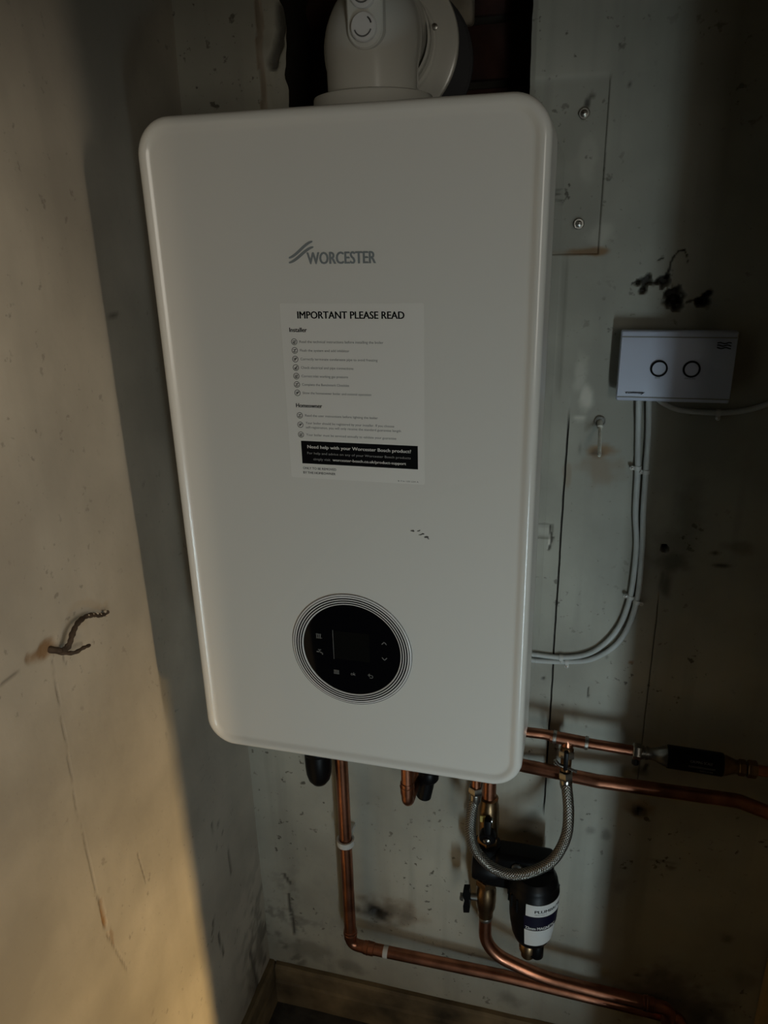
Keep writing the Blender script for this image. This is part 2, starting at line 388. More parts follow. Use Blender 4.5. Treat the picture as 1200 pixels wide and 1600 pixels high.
def back_marks(x, z):
    h = .0016 * fbm(x, z, 5, 1.0) + .0004 * fbm(x, z, 40, 5.0); d = b = p = 0.
    for c, z0, z1, w, dep, k in ((CR1, -.31, .39, .0011, .005, .92), (CR2, -.24, .135, .0007, .002, .5), (.205, .39, .60, .004, .0012, .12)):
        if z0 < z < z1:
            q = abs(x - c) / w
            if q < 1.4: f = (1 - sm(.6, 1.4, q)) * sm(0, .03, z - z0) * sm(0, .04, z1 - z); h += dep * f; d = max(d, k * f)
    h += .0009 * sm(-.002, .002, x - CR1) * (1 if z < .4 else 0)          # the two boards do not sit flush
    if abs(z - .56) < .07 or abs(z) < .35 or z < -.5:
        for hx, hz, r, dep in HOLES:
            dd = math.hypot(x - hx, (z - hz) * .95)
            if dd < r * 2.2:
                q = dd / (r * (1 + .45 * nz(x, 3, z, 160))); f = 1 - sm(.55, 1.05, q); h += dep * f; d = max(d, f * .97)
        for a, c, w in SCR:
            dd, t = seg_dist(x, z, a, c)
            if dd < w * 2.5: f = 1 - sm(.5, 1.5, dd / (w * (1 + .5 * nz(x, 8, z, 200)))); h += .0015 * f; d = max(d, .85 * f)
    n = .5 * fbm(x, z, 38, 9.0)
    for hx, hz, rx, rz, k in BLOT:
        if abs(x - hx) < rx * 2 and abs(z - hz) < rz * 2:
            q = math.hypot((x - hx) / rx, (z - hz) / rz) + n; d = max(d, k * (1 - sm(.3, 1.25, q)))
    for hx, hz, rx, rz, k in RUST:
        if k and abs(x - hx) < rx * 2 and abs(z - hz) < rz * 2:
            q = math.hypot((x - hx) / rx, (z - hz) / rz) + n; b = max(b, k * (1 - sm(.4, 1.2, q)))
    for hx, hz, rx, rz, k in PALE:
        if abs(x - hx) < rx * 2 and abs(z - hz) < rz * 2:
            q = math.hypot((x - hx) / rx, (z - hz) / rz) + n; p = max(p, k * (1 - sm(.4, 1.2, q)))
    # grime low down in the left corner
    if x < -.12 and z < -.45:
        g = sm(.35, .8, .5 + fbm(x, z, 22, 2.0)) * sm(.2, .7, .5 + fbm(x, z, 75, 4.0)) * sm(-.12, -.28, x) * sm(-.45, -.75, z); d = max(d, .55 * g)
    # filled rectangle right of the boiler top: a cover strip let into the plaster
    if .150 < x < .2465 and .5820 < z < .7815:
        e = min(.2465 - x, z - .582, .7815 - z); f = sm(0, .0018, e)
        h += .0022 * f; d = max(d, .16 + .10 * fbm(x, z, 9, 3.0))
        if .2465 - x < .0016 and z < .70: d = max(d, .38)
    # square filler scar half hidden by the boiler
    if .16 < x < .2105 and .193 < z < .2165:
        e = min(.2105 - x, z - .193, .2165 - z); h += .002 * sm(0, .002, e); d = max(d, .35 if e < .002 else .08)
    # damaged plaster edge of the opening
    if z > .66:
        wl = OX0 - .036 - .010 * nz(0, 2, z, 14)
        if wl < x < OX0 + .02:
            f = sm(wl, wl + .004, x); h += f * (.007 + .006 * fbm(x, z, 26, 6.0)); p = max(p, .12 * f)
            dd, t = seg_dist(x, z, (-.160, .884), (-.176, .822))
            f2 = 1 - sm(.003, .009, dd * (1 + .5 * nz(x, 1, z, 60))); d = max(d, f2 * .8); h += .008 * f2
            if x < wl + .006: b = max(b, .5)
        dr = x - OX1
        if 0 <= dr < .006: d = max(d, .25)
    return h, min(d, 1), min(b, 1), min(p, 1)
def back_warp(x, z):
    for c, w in ((CR1, .006), (CR2, .006)):
        q = abs(x - c)
        if q < w and z < .6: return x + (crack_x(c, z) - c) * (1 - q / w)
    if z > .6:
        q = abs(x - OX0)
        if q < .03: return x + (.006 * nz(1, 1, z, 18) + .004 * nz(1, 5, z, 55) - .006 * sm(.8, .95, z)) * (1 - q / .03)
        q = abs(x - OX1)
        if q < .01: return x + (.0009 * nz(2, 1, z, 60)) * (1 - q / .01)
    return x
xs = axis_vals(XL - .02, XR + .02, .005, ((-.20, -.14, .0025), (.150, .215, .002), (.2150, .2300, .0005), (.232, .3600, .0018), (.3600, .3670, .0005), (.3685, .392, .0018)))
xs = sorted(set([round(v, 5) for v in xs if abs(v - OX0) > .0012 and abs(v - OX1) > .0008] + [OX0, OX1]))
zs = axis_vals(ZF - .02, 1.25, .0045, ((.512, .592, .0018), (.165, .22, .0022), (.578, .590, .0012)))
zs = sorted(set([round(v, 5) for v in zs if abs(v - OZ) > .001] + [OZ]))
shell('wall_back', xs, zs, lambda u, v, h: (u, YB + h, v), back_marks, back_warp,
      lambda u, v: OX0 < u < OX1 and OZ < v < 1.15, (0, .11, 0), M['back'])

# --- left wall
LSCR = [((-.165, .192), (-.215, .197), .0016, .5), ((-.118, .176), (-.127, .0), .0009, .4), ((-.127, .0), (-.124, -.16), .0010, .45), ((-.124, -.16), (-.122, -.20), .0012, .6),
        ((-.121, -.226), (-.097, -.32), .0011, .4), ((-.035, -.178), (-.028, -.235), .0011, .55), ((-.098, .160), (-.10, .172), .001, .5),
        ((.128, -.475), (.118, -.50), .003, .75), ((.136, -.520), (.141, -.575), .003, .8), ((.20, -.39), (.203, -.45), .0022, .6), ((.16, -.30), (.165, -.36), .0014, .6),
        ((.235, -.68), (.25, -.80), .006, .75), ((.215, -.75), (.24, -.79), .004, .6), ((-.018, -.10), (-.016, -.114), .0012, .7)]
LBLOT = [(.145, -.302, .003, .003, .8), (.18, -.32, .004, .004, .8), (.19, -.345, .003, .003, .7), (.10, .315, .004, .003, .5), (.085, .53, .012, .003, .6),
         (.26, -.60, .01, .01, .5), (.27, -.72, .02, .05, .5), (.25, -.85, .05, .03, .6), (-.06, -.45, .003, .003, .5)]
LBR = [(-.128, .194, .020, .012, .85), (-.120, -.2, .0045, .026, .9), (-.113, -.245, .003, .02, .5), (-.150, .200, .007, .007, .6), (-.15, .35, .05, .12, .05)]
def left_marks(y, z):
    h = .0020 * fbm(y, z, 4, 21.0) + .0004 * fbm(y, z, 35, 25.0); d = b = p = 0.
    for a, c, w, k in LSCR:
        dd, t = seg_dist(y, z, a, c)
        if dd < w * 3: f = 1 - sm(.4, 1.4, dd / (w * (1 + .6 * nz(y, 8, z, 120)))); h += .0012 * f; d = max(d, k * f)
    n = .5 * fbm(y, z, 40, 29.0)
    for hy, hz, ry, rz, k in LBLOT:
        if abs(y - hy) < ry * 2 and abs(z - hz) < rz * 2:
            q = math.hypot((y - hy) / ry, (z - hz) / rz) + n; d = max(d, k * (1 - sm(.4, 1.2, q)))
    for hy, hz, ry, rz, k in LBR:
        if abs(y - hy) < ry * 2 and abs(z - hz) < rz * 2:
            q = math.hypot((y - hy) / ry, (z - hz) / rz) + n; f = k * (1 - sm(.5, 1.1, q)); b = max(b, f); h += .003 * f * (k > .5)
    if y > .14 and z < -.42:
        g = sm(.4, .8, .5 + fbm(y, z, 24, 22.0)) * sm(.14, .28, y) * sm(-.42, -.70, z); d = max(d, .6 * g)
    return h, min(d, 1), min(b, 1), p
ys = axis_vals(-.56, YB + .01, .006, ((-.22, -.08, .0025), (-.045, -.02, .0015)))
zl = axis_vals(ZF - .02, 1.25, .006, ((-.30, .22, .0035),))
shell('wall_left', ys, zl, lambda u, v, h: (XL - h, u, v), left_marks, lambda u, v: u, lambda u, v: False, (-.06, 0, 0), M['left'])

struct(G().box((XR, -.449, ZF - .02), (XR + .06, YB + .05, 1.25)).obj('wall_right', M['plain'], smooth=False))
struct(G().box((XL - .06, -.56, ZF - .06), (XR + .06, YB + .12, ZF)).obj('floor', M['floor'], smooth=False))
struct(G().box((XL - .06, -.56, 1.25), (XR + .06, YB + .12, 1.30)).obj('ceiling', M['ceil'], smooth=False))
# front of the cupboard: the door frame on the right and the head above the opening
wf = G().box((.574, -.465, ZF), (2.2, -.45, 1.30)).box((XL - .9, -.465, .80), (.574, -.45, 1.30)).box((XL - .9, -.465, ZF), (XL - .06, -.45, .80))
struct(wf.obj('wall_front', M['plain'], smooth=False))
# chimney brickwork in the opening
bk = G(); mo = G(); random.seed(3)
mo.box((-.30, .432, .55), (.30, .47, 1.24))
for r in range(9):
    z0 = .7285 - .075 + r * .075; off = 0.052 - (.1125 if r % 2 else 0)
    for k in range(-2, 3):
        x0 = off + k * .225; 
        if x0 + .215 < -.29 or x0 > .29: continue
        bk.bbox((max(x0, -.29), .418 + random.uniform(0, .006), z0), (min(x0 + .215, .29), .445, z0 + .065), .004, 2)
pl = G().bbox((.030, .400, .866), (.069, .425, .945), .006, 3); struct(pl.obj('wall_chimney_mortar', M['plaster']))
struct(mo.obj('wall_chimney', M['mortar'], smooth=False))
struct(bk.obj('wall_chimney_bricks', M['brick']))
# skirtings: a stepped timber along the back, one along the left wall
def skirt(name, pts_fun, a, b):
    g = G(); n = 60; prof = [(0, 0), (.016, 0), (.016, .055), (.013, .060), (.013, .092), (.009, .098), (0, .098)]
    rings = []
    for i in range(n + 1):
        t = a + (b - a) * i / n
        rings.append([pts_fun(t, d + (.0012 * nz(t, d, zz, 20) if d else 0), zz) for d, zz in prof])
    g.loft(rings); return struct(g.obj(name, M['timber'], smooth=False))
skirt('baseboard_back', lambda t, d, z: Vector((t, YB - d, ZF + z)), XL + .016, XR)
skirt('baseboard_left', lambda t, d, z: Vector((XL + d, t, ZF + z)), -.5, YB)
tr = G().bbox((.594, YB - .022, ZF), (.6205, YB, 1.2), .003); struct(tr.obj('trim_1', M['trim']))

# ------------------------------------------------------------------ boiler
B = thing('boiler', 'large white wall-mounted boiler with round black control dial, filling the middle of the picture', 'boiler', (0, .15, 0))
X0, X1, Z0, Z1, RC = -.2, .2, 0., .724, .036
cs = G()
cs.loft([rrect(-.1995, .1995, .0015, .7215, .034, i, y, 12) for i, y in ((.004, .083), (.0, .0845), (0, .302), (.001, .304))])
cs.obj('casing', M['case'], B)
fp = G()
fp.loft([rrect(X0, X1, Z0, Z1, RC, i, y, 12) for i, y in ((.003, .083), (-.0004, .0825), (-.0006, .0815), (0, .0795), (0, .0075), (.0007, .0045), (.0022, .0020), (.0045, .0006), (.0075, 0.0),
        (.0095, .0003), (.0115, .0014), (.0135, .0028), (.0150, .0034), (.0172, .0036))])
fp.obj('front_panel', M['enamel'], B)
FY = .0036
bp_ = G().box((-.17, .09, -.004), (.17, .29, .004)); bp_.obj('underside_plate', M['grey_plate'], B, smooth=False)
for sx in (-.13, .13):
    G().rev((sx, .012, -.0005), (0, 0, -1), [(.004, 0), (.004, .002), (.003, .003)], 12).obj('latch_screw', M['steel'], B)
# control dial
D = G(); cx, cz = -.001, .160
D.rev((cx, FY, cz), (0, -1, 0), [(.0728, 0), (.0726, .0008), (.0716, .0014), (.0702, .0016), (.0600, .0016), (.0592, .0012), (.0588, .0002)], 96, cap=False)
dl = D.obj('control_dial', M['bezel'], B); dl['label'] = 'round dial with black glass face and white ringed bezel'
for r in (.0612, .0640, .0668, .0697, .0723):
    w = .00078 if r < .067 else (.0004 if r < .07 else .00025)
    h0 = .0017 if r < .071 else .0013
    G().rev((cx, FY, cz), (0, -1, 0), [(r - w, h0 - .0006), (r - w, h0), (r + w, h0), (r + w, h0 - .0006)], 96, cap=False).obj('bezel_ring', M['ring'], dl)
G().rev((cx, FY, cz), (0, -1, 0), [(.0590, .0004), (.0586, .0009), (.0570, .0010)], 96).obj('glass_face', M['glass'], dl)
GY = FY - .0012
sc_ = G().box((-.0225, GY - .0001, .147), (.0215, GY + .0001, .184)); sc_.obj('display_screen', M['screen'], dl, smooth=False)
G().box((-.0227, GY - .0003, .1465), (-.0222, GY, .1845)).obj('screen_edge', M['glyph'], dl, smooth=False)
def strip(g, pts, w, y):
    pts = [Vector((p[0], 0, p[1])) for p in pts]
    for a, b in zip(pts, pts[1:]):
        d = (b - a).normalized(); n = Vector((-d.z, 0, d.x)) * w / 2; a2 = a - d * w * .2; b2 = b + d * w * .2
        q = [a2 + n, b2 + n, b2 - n, a2 - n]; g.add([(v.x, y, v.z) for v in q] + [(v.x, y + .0002, v.z) for v in q], [(0, 1, 2, 3), (7, 6, 5, 4), (0, 4, 5, 1), (2, 6, 7, 3), (1, 5, 6, 2), (3, 7, 4, 0)])
    return g
gy = GY - .0002
g = G()                                               # radiator
for k in range(3): strip(g, [(-.0425 + k * .0022, .1715), (-.0425 + k * .0022, .1775)], .0010, gy)
strip(g, [(-.0432, .1768), (-.0368, .1768)], .0006, gy); strip(g, [(-.0432, .1722), (-.0360, .1722)], .0006, gy); g.obj('heating_symbol', M['glyph'], dl, False)
g = G(); strip(g, [(-.0435, .1535), (-.0395, .1535), (-.0368, .1522), (-.0365, .1505)], .0014, gy); strip(g, [(-.0400, .1535), (-.0400, .1562)], .0010, gy); strip(g, [(-.0418, .1564), (-.0382, .1564)], .0008, gy)
g.obj('tap_symbol', M['glyph'], dl, False)
g = G(); strip(g, [(.0362, .1730), (.0390, .1760), (.0418, .1730)], .0010, gy); g.obj('up_arrow', M['glyph'], dl, False)
g = G(); strip(g, [(.0362, .1555), (.0390, .1525), (.0418, .1555)], .0010, gy); g.obj('down_arrow', M['glyph'], dl, False)
g = G()
for k in range(4): strip(g, [(-.0235, .1265 + k * .0015), (-.0172, .1265 + k * .0015)], .0008, gy)
g.obj('menu_symbol', M['glyph'], dl, False)
text('ok_key', 'ok', -.0028, .1270, gy, .0044, M['glyph'], dl, width=.0062, bold=.02)
g = G(); strip(g, [(.0185, .1298), (.0225, .1298), (.0240, .1290), (.0243, .1278), (.0235, .1265), (.0205, .1262)], .0008, gy); strip(g, [(.0204, .1316), (.0184, .1298), (.0204, .1280)], .0008, gy)
g.obj('back_arrow', M['glyph'], dl, False)
# maker's mark
lg = G(); yy = FY - .0004
def swoosh(z0, x0, x1, amp, th):
    n = 26; top = []; bot = []
    for i in range(n + 1):
        t = i / n; x = x0 + (x1 - x0) * t
        s = t + .16 * math.sin(2 * PI * (t - .5)) * -1
        s = sm(0, 1, t) * .75 + t * .25
        z = z0 + amp * s; k = th * (.35 + .65 * math.sin(PI * min(1, max(0, t))) ** .6); top.append((x, z + k / 2)); bot.append((x, z - k / 2))
    pts = top + bot[::-1]; m_ = len(pts)
    lg.add([(p[0], yy, p[1]) for p in pts] + [(p[0], FY, p[1]) for p in pts],
           [(i, i + 1, m_ - 2 - i, m_ - 1 - i) for i in range(n)] + [(i, i + m_, (i + 1) % m_ + m_, (i + 1) % m_) for i in range(m_)])
swoosh(.5930, -.0476, -.0222, .0145, .0034); swoosh(.5885, -.0478, -.0215, .0140, .0034)
lgo = lg.obj('logo', M['silver'], B, False)
text('logo_lettering', 'WORCESTER', -.0290, .5868, yy, .0112, M['silver'], lgo, width=.0700, bold=.045)
# notice
nt_ = G(); nt_.loft([rrect(-.0605, .0870, .3675, .5500, .002, i, y, 3) for i, y in ((0, FY), (0, FY - .00025))])
no = nt_.obj('paper_notice', M['paper'], B, False); no['label'] = 'white paper notice with black printing stuck on the front'
ty = FY - .0004
text('notice_heading', 'IMPORTANT PLEASE READ', -.0425, .5352, ty, .0072, M['ink'], no, width=.1105, bold=.034)
text('notice_subheading', 'Installer', -.0520, .5220, ty, .0044, M['ink'], no, width=.0190, bold=.035)
rows = [(.5112, 'Read the technical instructions before installing the boiler', .0880), (.5025, 'Flush the system and add inhibitor', .0525), (.4938, 'Correctly terminate condensate pipe to avoid freezing', .0815),
        (.4851, 'Check electrical and pipe connections', .0560), (.4764, 'Correct inlet working gas pressure', .0500), (.4677, 'Complete the Benchmark Checklist', .0510), (.4590, 'Show the homeowner boiler and control operation', .0740)]
def icon(z, k, x=-.0478):
    g = G().rev((x, FY - .00025, z + .001), (0, -1, 0), [(.0033, 0), (.0033, .0002), (.0027, .0002), (.0027, 0)], 24, cap=False)
    pat = [[(-.0016, -.001), (0, -.0018), (.0016, -.001)], [(-.0014, .0008), (.0014, .0008)], [(-.0012, -.0014), (.0012, .0014)], [(-.0014, 0), (-.0004, -.0012), (.0016, .0012)]]
    for j, pl in enumerate(pat):
        if (k + j) % 2 or j == k % 4: strip(g, [(x + a, z + .001 + b) for a, b in pl], .0007, ty)
    g.obj('notice_symbol', M['ink_soft'], no, False)
for k, (z, s, w) in enumerate(rows):
    text('notice_line', s, -.0418, z, ty, .0026, M['ink_soft'], no, width=w); icon(z, k, -.0475)
text('notice_subheading', 'Homeowner', -.0500, .4448, ty, .0044, M['ink'], no, width=.0290, bold=.035)
for k, (z, s, w) in enumerate([(.4352, 'Read the user instructions before lighting the boiler', .0790), (.4272, 'Your boiler should be registered by your installer. If you choose', .0960),
                  (.4226, 'self-registration, you will only receive the standard guarantee length', .1030), (.4145, 'Your boiler must be serviced annually to validate your guarantee', .0980)]):
    text('notice_line', s, -.0405, z, ty, .0026, M['ink_soft'], no, width=w)
    if k != 2: icon(z - (.002 if k == 1 else 0), k + 1, -.0465)
bn = G().box((-.0470, ty + .0001, .3838), (.0800, FY - .00026, .4088)); bn.obj('notice_banner', M['ink'], no, False)
text('banner_lettering', 'Need help with your Worcester Bosch product?', -.0400, .4010, ty - .0002, .0036, M['paper'], no, width=.1130, bold=.02)
text('banner_lettering', 'For help and advice on any of your Worcester Bosch products', -.0405, .3945, ty - .0002, .0026, M['banner_grey'], no, width=.1130)
text('banner_lettering', 'simply visit', -.0340, .3880, ty - .0002, .0028, M['banner_grey'], no, width=.0190)
text('banner_lettering', 'worcester-bosch.co.uk/product-support', -.0125, .3880, ty - .0002, .0030, M['paper'], no, width=.0800, bold=.02)
text('notice_footer', 'ONLY TO BE REMOVED', -.0465, .3775, ty, .0026, M['ink'], no, width=.0375, bold=.015)
text('notice_footer', 'BY THE HOMEOWNER', -.0465, .3725, ty, .0026, M['ink'], no, width=.0365, bold=.015)
text('notice_footer', '8 716 120 224 A', .0585, .3695, ty, .0016, M['ink_soft'], no, width=.022)
# chips of dirt stuck on the front
for k, (dx, dz, s, a) in enumerate(((.0735, .3150, .0030, .3), (.0802, .3155, .0022, -.7), (.0828, .3115, .0034, -.9), (.0848, .3125, .0018, .4), (.0885, .3090, .0030, -.3), (.0905, .3075, .0016, .8))):
    g = G(); pts = [Vector((math.cos(t + a) * s * random.uniform(.5, 1), 0, math.sin(t) * s * random.uniform(.25, .6))) for t in np.linspace(0, 2 * PI, 9)[:-1]]
    g.loft([[Vector((dx, FY, dz)) + p for p in pts], [Vector((dx, FY - .0008, dz)) + p * .6 for p in pts]]); g.obj('dirt_fleck', M['ink_soft'], B)

# ------------------------------------------------------------------ flue
F = thing('flue_elbow', 'white plastic flue elbow rising from the boiler top and turning back into the opening', 'flue', (0, .16, .7215))
FX, FYc, FZ = 0, .158, .812
G().rev((FX, FYc, .7222), (0, 0, 1), [(.0700, 0), (.0700, .003), (.0645, .0035), (.0645, .025), (.0635, .0275), (.0580, .0295), (.050, .030), (.047, .030)], 64, cap=False).obj('collar', M['flue'], F)
# sharp 90 degree elbow: upright barrel with rounded shoulders meeting a rearward barrel
up = fillet([(FX, FYc, .735), (FX, FYc, .822), (FX, .30, .822)], .048, 20)
G().tube(up, .0482, 56, rfun=lambda t: .0482 + .0028 * math.sin(PI * min(1, t * 1.3))).obj('bend', M['flue'], F)
G().rev((FX, .205, FZ + .002), (0, 1, 0), [(.0500, 0), (.0520, .002), (.0520, .012), (.0505, .014), (.0520, .016), (.0520, .024), (.0535, .027)], 64, cap=False).obj('socket', M['flue'], F)
G().rev((FX, .232, FZ), (0, 1, 0), [(.050, -.003), (.0540, -.003), (.0560, -.001), (.0760, .0), (.0785, .0012), (.0795, .004), (.0790, .0065), (.052, .0065)], 72, cap=False).obj('flange', M['flue'], F)
G().rev((FX, .236, FZ), (0, 1, 0), [(.050, 0), (.050, .22)], 56).obj('flue_pipe', M['flue'], F)
G().rev((.0530, .2300, .8270), (0, -1, 0), [(.0035, 0), (.0035, .002), (.0015, .0028)], 16).obj('screw', M['steel'], F)
bs = G(); ybs = FYc - .0525                            # raised pad with two round test caps
bs.loft([[Vector((0.0073 + (.0185 - i) * math.cos(a), y, (0.8040 if math.sin(a) < 0 else .8330) + (.0185 - i) * math.sin(a))) for a in np.linspace(0, 2 * PI, 41)[:-1]] for i, y in ((0, FYc - .040), (0, ybs + .0015), (.0015, ybs))])
bs.obj('test_pad', M['flue'], F)
for z in (.8040, .8325):
    c = G().rev((0.0073, ybs + .001, z), (0, -1, 0), [(.0130, 0), (.0130, .0065), (.0118, .0078), (.0030, .0083)], 40); cc = c.obj('test_cap', M['bezel'], F)
    g = G()
    for a0, a1 in ((3.5, 5.9), (.25, .95)):
        pts = [(0.0073 + .0088 * math.cos(a), z + .0088 * math.sin(a)) for a in np.linspace(a0, a1, 10)]; strip(g, pts, .0014, ybs - .0078)
    g.obj('cap_arrow', M['glyph'], cc, False)
G().rev((FX, .300, FZ - .006), (0, 1, 0), [(.051, 0), (.082, .001), (.085, .004), (.085, .010), (.051, .012)], 56, cap=False).obj('rubber_seal', M['seal'], F)['label'] = 'dark grey rubber seal'

# ------------------------------------------------------------------ pipes
def pipe(name, label, runs, r, group=None, parts=()):
    """runs: list of (part name, points, fillet radius)"""
    p0 = Vector(runs[0][1][0]); t = thing(name, label, 'pipe', p0, group)
    for nm, pts, fr in runs: G().tube(fillet(pts, fr), r, 22).obj(nm, M['copper'], t)
    return t
def coupling(parent, org, axis, r, L, m, name='soldered_joint'):
    prof = [(r + .0002, 0), (r + .0013, .0006), (r + .0013, L * .30), (r + .0022, L * .34), (r + .0022, L * .42), (r + .0013, L * .46), (r + .0013, L - .0006), (r + .0002, L)]
    return G().rev(org, axis, prof, 28, cap=False).obj(name, m, parent)
PY = .265
p1 = pipe('copper_pipe', 'vertical copper pipe dropping from the boiler left side, turning right along the wall bottom',
          [('pipe_drop', [(-.1155, .268, .002), (-.1155, .268, -.625)], 0), ('elbow', [(-.1155, .268, -.612), (-.1155, .268, -.6415), (-.084, .268, -.6430)], .016),
           ('pipe_run', [(-.086, .268, -.643), (.17, .280, -.6545), (.435, .2835, -.667)], 0),
           ('elbow', [(.43, .2835, -.6668), (.474, .2835, -.668), (.474, .2835, -.700)], .016), ('pipe_drop', [(.474, .2835, -.69), (.474, .2835, ZF)], 0)], .0110)
coupling(p1, (-.1155, .268, -.606), (0, 0, -1), .011, .020, M['copper']); coupling(p1, (-.090, .268, -.6428), (1, .01, -.04), .011, .020, M['copper'])
g = G().rev((-.0525, .2695, -.6445), (1, .02, -.04), [(.0113, 0), (.0115, .002), (.0115, .007), (.0113, .009)], 24, cap=False); g.obj('paint_fleck', M['clip'], p1)
p2 = pipe('copper_pipe', 'copper pipe bending out of the lower valve and running right above the bottom pipe',
          [('pipe_bend', [(.137, .250, -.470), (.137, .252, -.566), (.235, .254, -.603), (.300, .254, -.607), (.425, .254, -.6135)], [.062, .2, .2]),
           ('elbow', [(.418, .254, -.6131), (.448, .254, -.614), (.448, .254, -.644)], .016), ('pipe_drop', [(.448, .254, -.64), (.448, .254, ZF)], 0)], .0110)
coupling(p2, (.405, .254, -.6125), (1, 0, -.05), .011, .018, M['copper'])
p3 = pipe('copper_pipe', 'thin copper pipe with a tee above the braided hose, leading to the black inline unit',
          [('pipe_start', [(.170, .258, -.1076), (.190, .260, -.1076), (.216, .262, -.1085), (.240, .262, -.1115)], .05), ('pipe_run', [(.256, .262, -.1130), (.356, .262, -.1165)], 0),
           ('pipe_rise', [(.1705, .258, -.1076), (.170, .258, -.1070), (.170, .258, .002)], .004)], .0078)
G().tube([(.2255, .262, -.1105), (.2815, .262, -.1140)], .0093, 24).obj('tee_fitting', M['copper'], p3)
G().tube([(.2515, .262, -.112), (.2515, .258, -.134)], .0093, 24).obj('tee_branch', M['copper'], p3)
for x in (.229, .2760): coupling(p3, (x, .262, -.1105 - (x - .2255) * .0625), (1, 0, -.06), .0088, .006, M['solder'])
p4 = pipe('copper_pipe', 'long copper pipe passing behind the braided hose, below the tee',
          [('pipe_run', [(.090, .2905, -.1920), (.180, .284, -.1890), (.300, .268, -.1855), (.500, .268, -.1830), (.556, .268, -.200), (.619, .268, -.2005)], .05), ('pipe_rise', [(.095, .2905, -.1919), (.085, .2905, -.1920), (.085, .2905, .002)], .012)], .0105)
p5 = pipe('copper_pipe', 'short copper pipe stub under the boiler middle ending in a rounded elbow',
          [('pipe_drop', [(.014, .205, .002), (.014, .205, -.215)], 0), ('elbow', [(.014, .205, -.205), (.014, .205, -.232), (.014, .240, -.232)], .014), ('pipe_back', [(.014, .232, -.232), (.014, .312, -.232)], 0)], .0095)
coupling(p5, (.014, .205, -.190), (0, 0, -1), .0095, .022, M['copper'])
t = thing('condensate_pipe', 'short fat black plastic outlet under the boiler, left of the vertical copper pipe', 'pipe', (-.155, .262, 0))
G().rev((-.155, .262, .002), (0, 0, -1), [(.021, 0), (.021, .20), (.0225, .203), (.0225, .236), (.0215, .250), (.0185, .262), (.013, .270), (.006, .274)], 36).obj('trap_body', M['black'], t)
G().rev((-.155, .262, -.195), (0, 0, -1), [(.0235, 0), (.0245, .002), (.0245, .008), (.0235, .010)], 36, cap=False).obj('collar', M['black'], t)
t = thing('relief_pipe', 'small black plastic fitting behind the short copper stub under the boiler', 'pipe', (.034, .25, 0))
G().tube(fillet([(.036, .262, .002), (.036, .262, -.22), (.028, .262, -.262)], .03), .0125, 24).obj('body', M['black'], t)
G().rev((.0365, .262, -.206), (0, 0, -1), [(.0155, 0), (.0165, .002), (.0165, .018), (.0145, .021)], 24).obj('cap_nut', M['black'], t)
# pipe clip
t = thing('pipe_clip', 'white plastic clip holding the vertical copper pipe to the wall', 'clip', (-.1155, YB, -.395))
g = G(); rg = []
for i in range(33):
    a = -2.45 + 4.9 * i / 32; c = Vector((-.1155 + .0148 * math.sin(a), .268 - .0148 * math.cos(a), -.3955)); n = Vector((math.sin(a), -math.cos(a), 0))
    rg.append([c - n * .0026 + Vector((0, 0, -.0058)), c + n * .0008 + Vector((0, 0, -.0058)), c + n * .0008 + Vector((0, 0, .0058)), c - n * .0026 + Vector((0, 0, .0058))])
g.loft(rg); g.obj('band', M['clip'], t)
G().bbox((-.121, .284, -.401), (-.110, YB, -.390), .001).obj('stem', M['clip'], t)

# ------------------------------------------------------------------ valves and magnetic filter
def hexnut(org, axis, r, L, m, parent, name='nut'):
    return G().rev(org, axis, [(r * .9, 0), (r, L * .12), (r, L * .88), (r * .9, L)], 6).obj(name, m, parent)
VX, VY = .137, .250
t = thing('isolation_valve', 'brass isolation valve with black lever below the copper tail, above the black filter head', 'valve', (VX, VY, -.225))
G().tube([(VX, VY, .002), (VX, VY, -.262)], .0110, 24).obj('copper_tail', M['copper'], t)
G().rev((VX, VY, -.232), (0, 0, -1), [(.0115, 0), (.0150, .002), (.0150, .012), (.0162, .016), (.0170, .030), (.0172, .055), (.0160, .080), (.0150, .088), (.0150, .100), (.013, .103)], 32).obj('body', M['brass'], t)
hexnut((VX, VY, -.308), (0, 0, -1), .0180, .020, M['brass'], t)
G().bbox((.1255, .2305, -.268), (.1345, .2335, -.256), .0006).obj('tag', M['yellow'], t)
hv = G().rev((.139, .236, -.291), (0, -1, -.15), [(.0125, 0), (.0135, .003), (.0135, .012), (.0115, .015)], 28); hv.bbox((.1335, .220, -.300), (.1445, .232, -.256), .002); hv.obj('lever', M['black'], t)
G().rev((.1390, .2205, -.293), (0, -1, -.15), [(.0060, 0), (.0060, .003), (.0030, .005), (.0030, .006)], 16).obj('lever_screw', M['chrome'], t)
G().rev((.1425, .2335, -.262), (0, -1, 0), [(.004, 0), (.004, .006), (.002, .007)], 14).obj('stop_pin', M['chrome'], t)

t = thing('magnetic_filter', 'black cylindrical magnetic filter with two white labels under the braided hose', 'filter', (.216, .225, -.52))
G().rev((.216, .222, -.338), (0, 0, -1), [(.012, 0), (.030, .003), (.0355, .010), (.0370, .016), (.0370, .024), (.0395, .028), (.0400, .032), (.0400, .058), (.0385, .062), (.0375, .085), (.0360, .100), (.0325, .1225), (.0280, .135), (.0230, .141), (.012, .143)], 56).obj('canister', M['black'], t)
hd = G().rev((.112, .250, -.372), (1, 0, 0), [(.010, 0), (.0235, .003), (.0255, .008), (.0255, .040), (.022, .046), (.022, .075)], 40)
hd.bbox((.128, .228, -.400), (.200, .272, -.330), .012, 4); hd.bbox((.150, .225, -.372), (.245, .268, -.326), .010, 4)
hd.rev((VX, VY, -.320), (0, 0, -1), [(.016, 0), (.0215, .004), (.0215, .018)], 36); hd.obj('head', M['black'], t)
rp = G()
